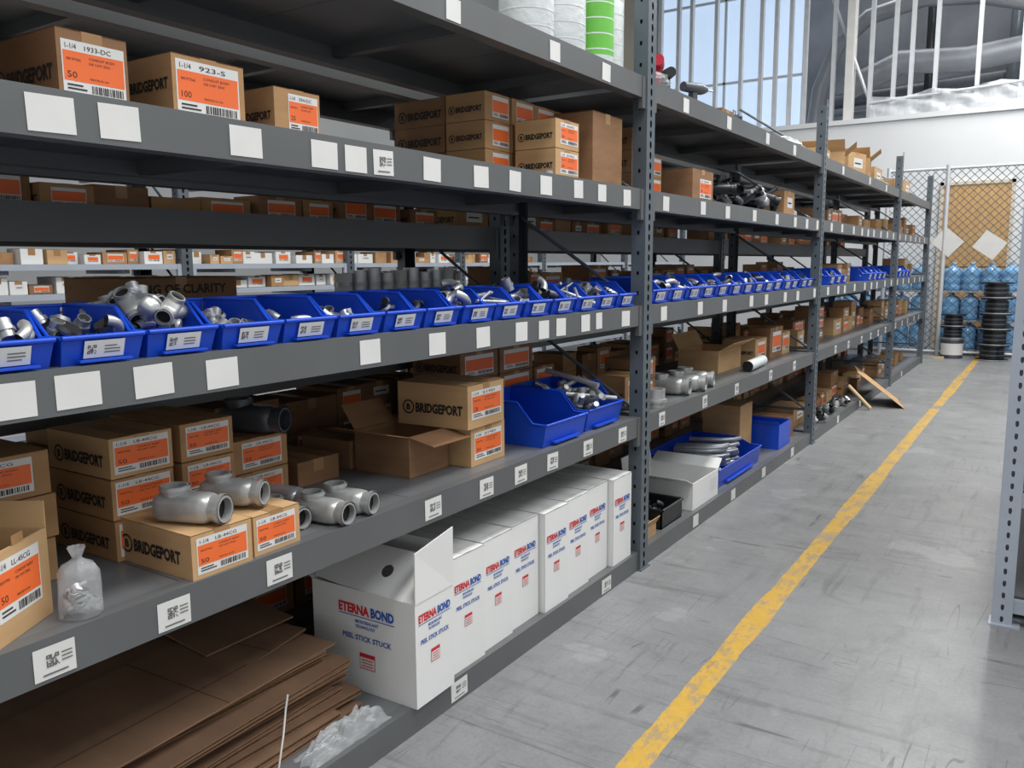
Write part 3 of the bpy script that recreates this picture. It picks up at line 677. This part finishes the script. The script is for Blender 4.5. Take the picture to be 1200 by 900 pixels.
while x<1.5:
    w=.07;b.box(x,x+w,WY+.3,WY+.42,4.2,8.9,GALV);x+=rr.choice((.3,.42,.42,.55,.7))
b.box(-8.4,2,WY+.28,WY+.44,4.2,4.27,GALV);b.box(-4.3,2,WY+.28,WY+.44,7.4,7.46,GALV)
b.box(-3.8,-3.66,WY+.2,WY+.5,4.2,8.9,WHT)
b.tube([(-4.9,WY+.35,8.8),(-3.2,WY+.35,4.3)],.03,GALV,6)
b.build('metal_stud_framing')
b=M();b.tube([(-4.6,WY+1.2,4.3),(-4.5,WY+1.2,5.2),(-4.2,WY+1.2,6.0),(-3.6,WY+1.2,6.5),(-2.6,WY+1.25,6.7),(-1.6,WY+1.3,6.6),(-.6,WY+1.4,6.3),(.6,WY+1.5,6.2)],.16,DUCT,16)
b.tube([(-4.0,WY+1.5,5.2),(-3.0,WY+1.5,5.6),(-1.8,WY+1.5,5.5),(.5,WY+1.5,5.7)],.24,DUCT,16);b.build('ventilation_duct')
b=M();b.tube([(-4.6,WY+2.9,5.2),(2,WY+2.9,5.5)],.16,ZD,12);b.tube([(-4.8,WY+2.8,4.9),(2,WY+2.8,4.95)],.05,PST,8);b.tube([(-2.6,WY+2.5,4.2),(-2.6,WY+2.5,8.8)],.09,BLK,10);b.tube([(-1.1,WY+2.5,4.2),(-1.0,WY+2.5,8.8)],.12,PST,10);b.build('utility_pipes')
b=M();n=110;vs=[]
for i in range(n+1):
    u=i/n;x=-3.3+u*5.2
    for j in range(7):
        q=mnoise.noise(Vector((u*26,j*.9,2)));sag=.07*abs(math.sin(u*15))*(j/6)
        vs.append((x,WY+.12+.06*q+.03*math.sin(j*1.5+u*40),4.34+j*.068-sag+.15*u*(j/6)))
b.add(vs,[[i*7+j,(i+1)*7+j,(i+1)*7+j+1,i*7+j+1] for i in range(n) for j in range(6)],mat('sheeting_plastic',(222,226,230),.25,var=.12,alpha=.7,scale=5,stretch=(6,1,1)),True)
b.tube([(-3.3,WY+.1,4.62),(-1.5,WY+.1,4.70),(2,WY+.1,4.9)],.025,GALV,8);b.build('plastic_sheeting')
# ---------------------------------------------------------------- floor
m=bpy.data.materials.new('worn_concrete_with_yellow_line');m.use_nodes=True;nt=m.node_tree;B=nt.nodes['Principled BSDF'];N=nt.nodes;Lk=nt.links.new
tc=N.new('ShaderNodeTexCoord')
def nz(scale,detail=6,rough=.6,st=(1,1,1),rot=0,dist=0,loc=(0,0,0)):
    mp=N.new('ShaderNodeMapping');mp.inputs['Scale'].default_value=st;mp.inputs['Rotation'].default_value=(0,0,rot);mp.inputs['Location'].default_value=loc;Lk(tc.outputs['Object'],mp.inputs[0])
    n=N.new('ShaderNodeTexNoise');n.inputs['Scale'].default_value=scale;n.inputs['Detail'].default_value=detail;n.inputs['Roughness'].default_value=rough;n.inputs['Distortion'].default_value=dist;Lk(mp.outputs[0],n.inputs['Vector']);return n.outputs['Fac']
def ramp(f,stops):
    r=N.new('ShaderNodeValToRGB');e=r.color_ramp.elements
    while len(e)<len(stops):e.new(.5)
    for q,(p_,c) in zip(e,stops):q.position=p_;q.color=c if len(c)==4 else (*c,1)
    Lk(f,r.inputs[0]);return r.outputs[0]
def mix(f,a,b,t='MIX'):
    q=N.new('ShaderNodeMix');q.data_type='RGBA';q.blend_type=t
    for s,v in((q.inputs[0],f),(q.inputs[6],a),(q.inputs[7],b)):
        if hasattr(v,'links'):Lk(v,s)
        else:s.default_value=v
    return q.outputs[2]
def mth(op,a,b=None,c=None):
    q=N.new('ShaderNodeMath');q.operation=op
    for i,v in enumerate((a,b,c)):
        if v is None:continue
        if hasattr(v,'links'):Lk(v,q.inputs[i])
        else:q.inputs[i].default_value=v
    return q.outputs[0]
g=lambda v:(*lin((v,v+1,v+2))[:3],1)
BW=lambda lo,hi:[(lo,(0,0,0)),(hi,(1,1,1))]
base=ramp(nz(.7,8,.65),[(.3,g(112)),(.5,g(128)),(.7,g(144))])
base=mix(.4,base,ramp(nz(5,8,.75),[(.35,g(110)),(.65,g(146))]))
base=mix(.2,base,ramp(nz(60,4,.8),[(.3,g(90)),(.7,g(160))]))
for st,rot,sc,lo,am in (((1,9,1),.5,1.1,.56,.5),((8,1,1),.25,1.4,.56,.5),((1,12,1),-.7,.9,.57,.4),((10,1,1),-.12,1.7,.58,.5)):
    f=ramp(nz(sc,5,.7,st,rot,.4),BW(lo,lo+.1))
    base=mix(mth('MULTIPLY',f,mth('MULTIPLY',ramp(nz(.6,3,loc=(rot*9,3,0)),BW(.42,.62)),am)),base,g(76))
for st,rot,sc in (((1,22,1),.9,.5),((26,1,1),.4,.5),((1,18,1),-.4,.6),((24,1,1),1.3,.4)):
    f=mth('LESS_THAN',mth('ABSOLUTE',mth('SUBTRACT',nz(sc,0,.5,st,rot,0),.5)),.006)
    pm=ramp(nz(2.0,3,loc=(sc*7,rot*5,0)),BW(.55,.62))
    base=mix(mth('MULTIPLY',mth('MULTIPLY',f,pm),.55),base,g(54))
base=mix(mth('MULTIPLY',ramp(nz(2.6,9,.75,dist=1.2),BW(.55,.64)),.3),base,g(88))
base=mix(mth('MULTIPLY',ramp(nz(1.9,4,.5,(1,1,1),1.0),BW(.64,.66)),.22),base,g(172))
sx=N.new('ShaderNodeSeparateXYZ');Lk(tc.outputs['Object'],sx.inputs[0]);X,Y=sx.outputs[0],sx.outputs[1]
jy=mth('LESS_THAN',mth('ABSOLUTE',mth('SUBTRACT',mth('PINGPONG',mth('ADD',Y,1.0),3.2),3.2)),.0035)
base=mix(mth('MULTIPLY',jy,.4),base,g(66))
wob=mth('MULTIPLY',mth('SUBTRACT',nz(6,3),.5),.02)
bw=mth('ADD',.047,mth('MULTIPLY',ramp(nz(.5,1,.5,loc=(0,1.7,0)),BW(.5,.56)),.012))
band=mth('LESS_THAN',mth('ABSOLUTE',mth('ADD',mth('SUBTRACT',X,-1.035),wob)),bw)
wear=ramp(nz(10,9,.78,(1.4,.6,1)),[(.50,(1,1,1)),(.60,(0,0,0))])
patch=ramp(nz(1.1,2,.5,loc=(3,0,0)),[(.60,(1,1,1)),(.65,(.1,.1,.1))])
yf=mth('MULTIPLY',mth('MULTIPLY',band,mth('MAXIMUM',wear,.45)),patch)
ycol=mix(nz(20,6),lin((212,172,76)),lin((182,142,52)))
base=mix(yf,base,ycol)
Lk(base,B.inputs['Base Color'])
rg=N.new('ShaderNodeMapRange');rg.inputs[3].default_value=.28;rg.inputs[4].default_value=.56;Lk(nz(3,6),rg.inputs[0]);Lk(rg.outputs[0],B.inputs['Roughness'])
bp=N.new('ShaderNodeBump');bp.inputs['Strength'].default_value=.12;bp.inputs['Distance'].default_value=.004;Lk(nz(30,8,.7),bp.inputs['Height']);Lk(bp.outputs[0],B.inputs['Normal'])
me=bpy.data.meshes.new('floor');me.from_pydata([(-9.2,-3,0),(6,-3,0),(6,21.4,0),(-9.2,21.4,0)],[],[(0,1,2,3)]);me.materials.append(m)
fo=bpy.data.objects.new('floor',me);bpy.context.collection.objects.link(fo)
# ---------------------------------------------------------------- lights
def area(name,loc,sx_,sy_,e,rot=(0,0,0),col=(1,.985,.96)):
    l=bpy.data.lights.new(name,'AREA');l.shape='RECTANGLE';l.size=sx_;l.size_y=sy_;l.energy=e;l.color=col
    o=bpy.data.objects.new(name,l);o.location=loc;o.rotation_euler=rot;bpy.context.collection.objects.link(o)
for i,(x,y) in enumerate(((-.1,1),(-.1,6),(-.1,11),(-.1,15.5))):area('ceiling_light',(x,y,7.5),1.0,3.0,(215,250,310,370)[i])
for i,(x,y) in enumerate(((-4.6,2),(-4.6,8))):area('ceiling_light',(x,y,7.5),1.0,3.2,90)
area('skylight',(3.6,4,8.0),3,10,460,(0,math.radians(32),0),(.95,.98,1))
area('mezzanine_light',(-2,WY+1.8,8.7),6,1.5,150)
w=bpy.data.worlds.new('World');scn.world=w;w.use_nodes=True;w.node_tree.nodes['Background'].inputs[0].default_value=(.95,.98,1,1);w.node_tree.nodes['Background'].inputs[1].default_value=.62
# ---------------------------------------------------------------- camera (pose recovered from vanishing points)
cd=bpy.data.cameras.new('camera');cam=bpy.data.objects.new('camera',cd);bpy.context.collection.objects.link(cam);scn.camera=cam
cd.sensor_fit='HORIZONTAL';cd.sensor_width=36;cd.lens=36*975/1200;cd.clip_start=.05;cd.clip_end=100
pitch,yaw,roll=.143,.579,-.007
fwd=Vector((-math.sin(yaw)*math.cos(pitch),math.cos(yaw)*math.cos(pitch),-math.sin(pitch)))
right=Vector((math.cos(yaw),math.sin(yaw),0));up=right.cross(fwd)
c_,s_=math.cos(roll),math.sin(roll)
ax=right*c_+up*s_;ay=-right*s_+up*c_
cam.matrix_world=Matrix(((ax.x,ay.x,-fwd.x,0),(ax.y,ay.y,-fwd.y,0),(ax.z,ay.z,-fwd.z,1.6),(0,0,0,1)))
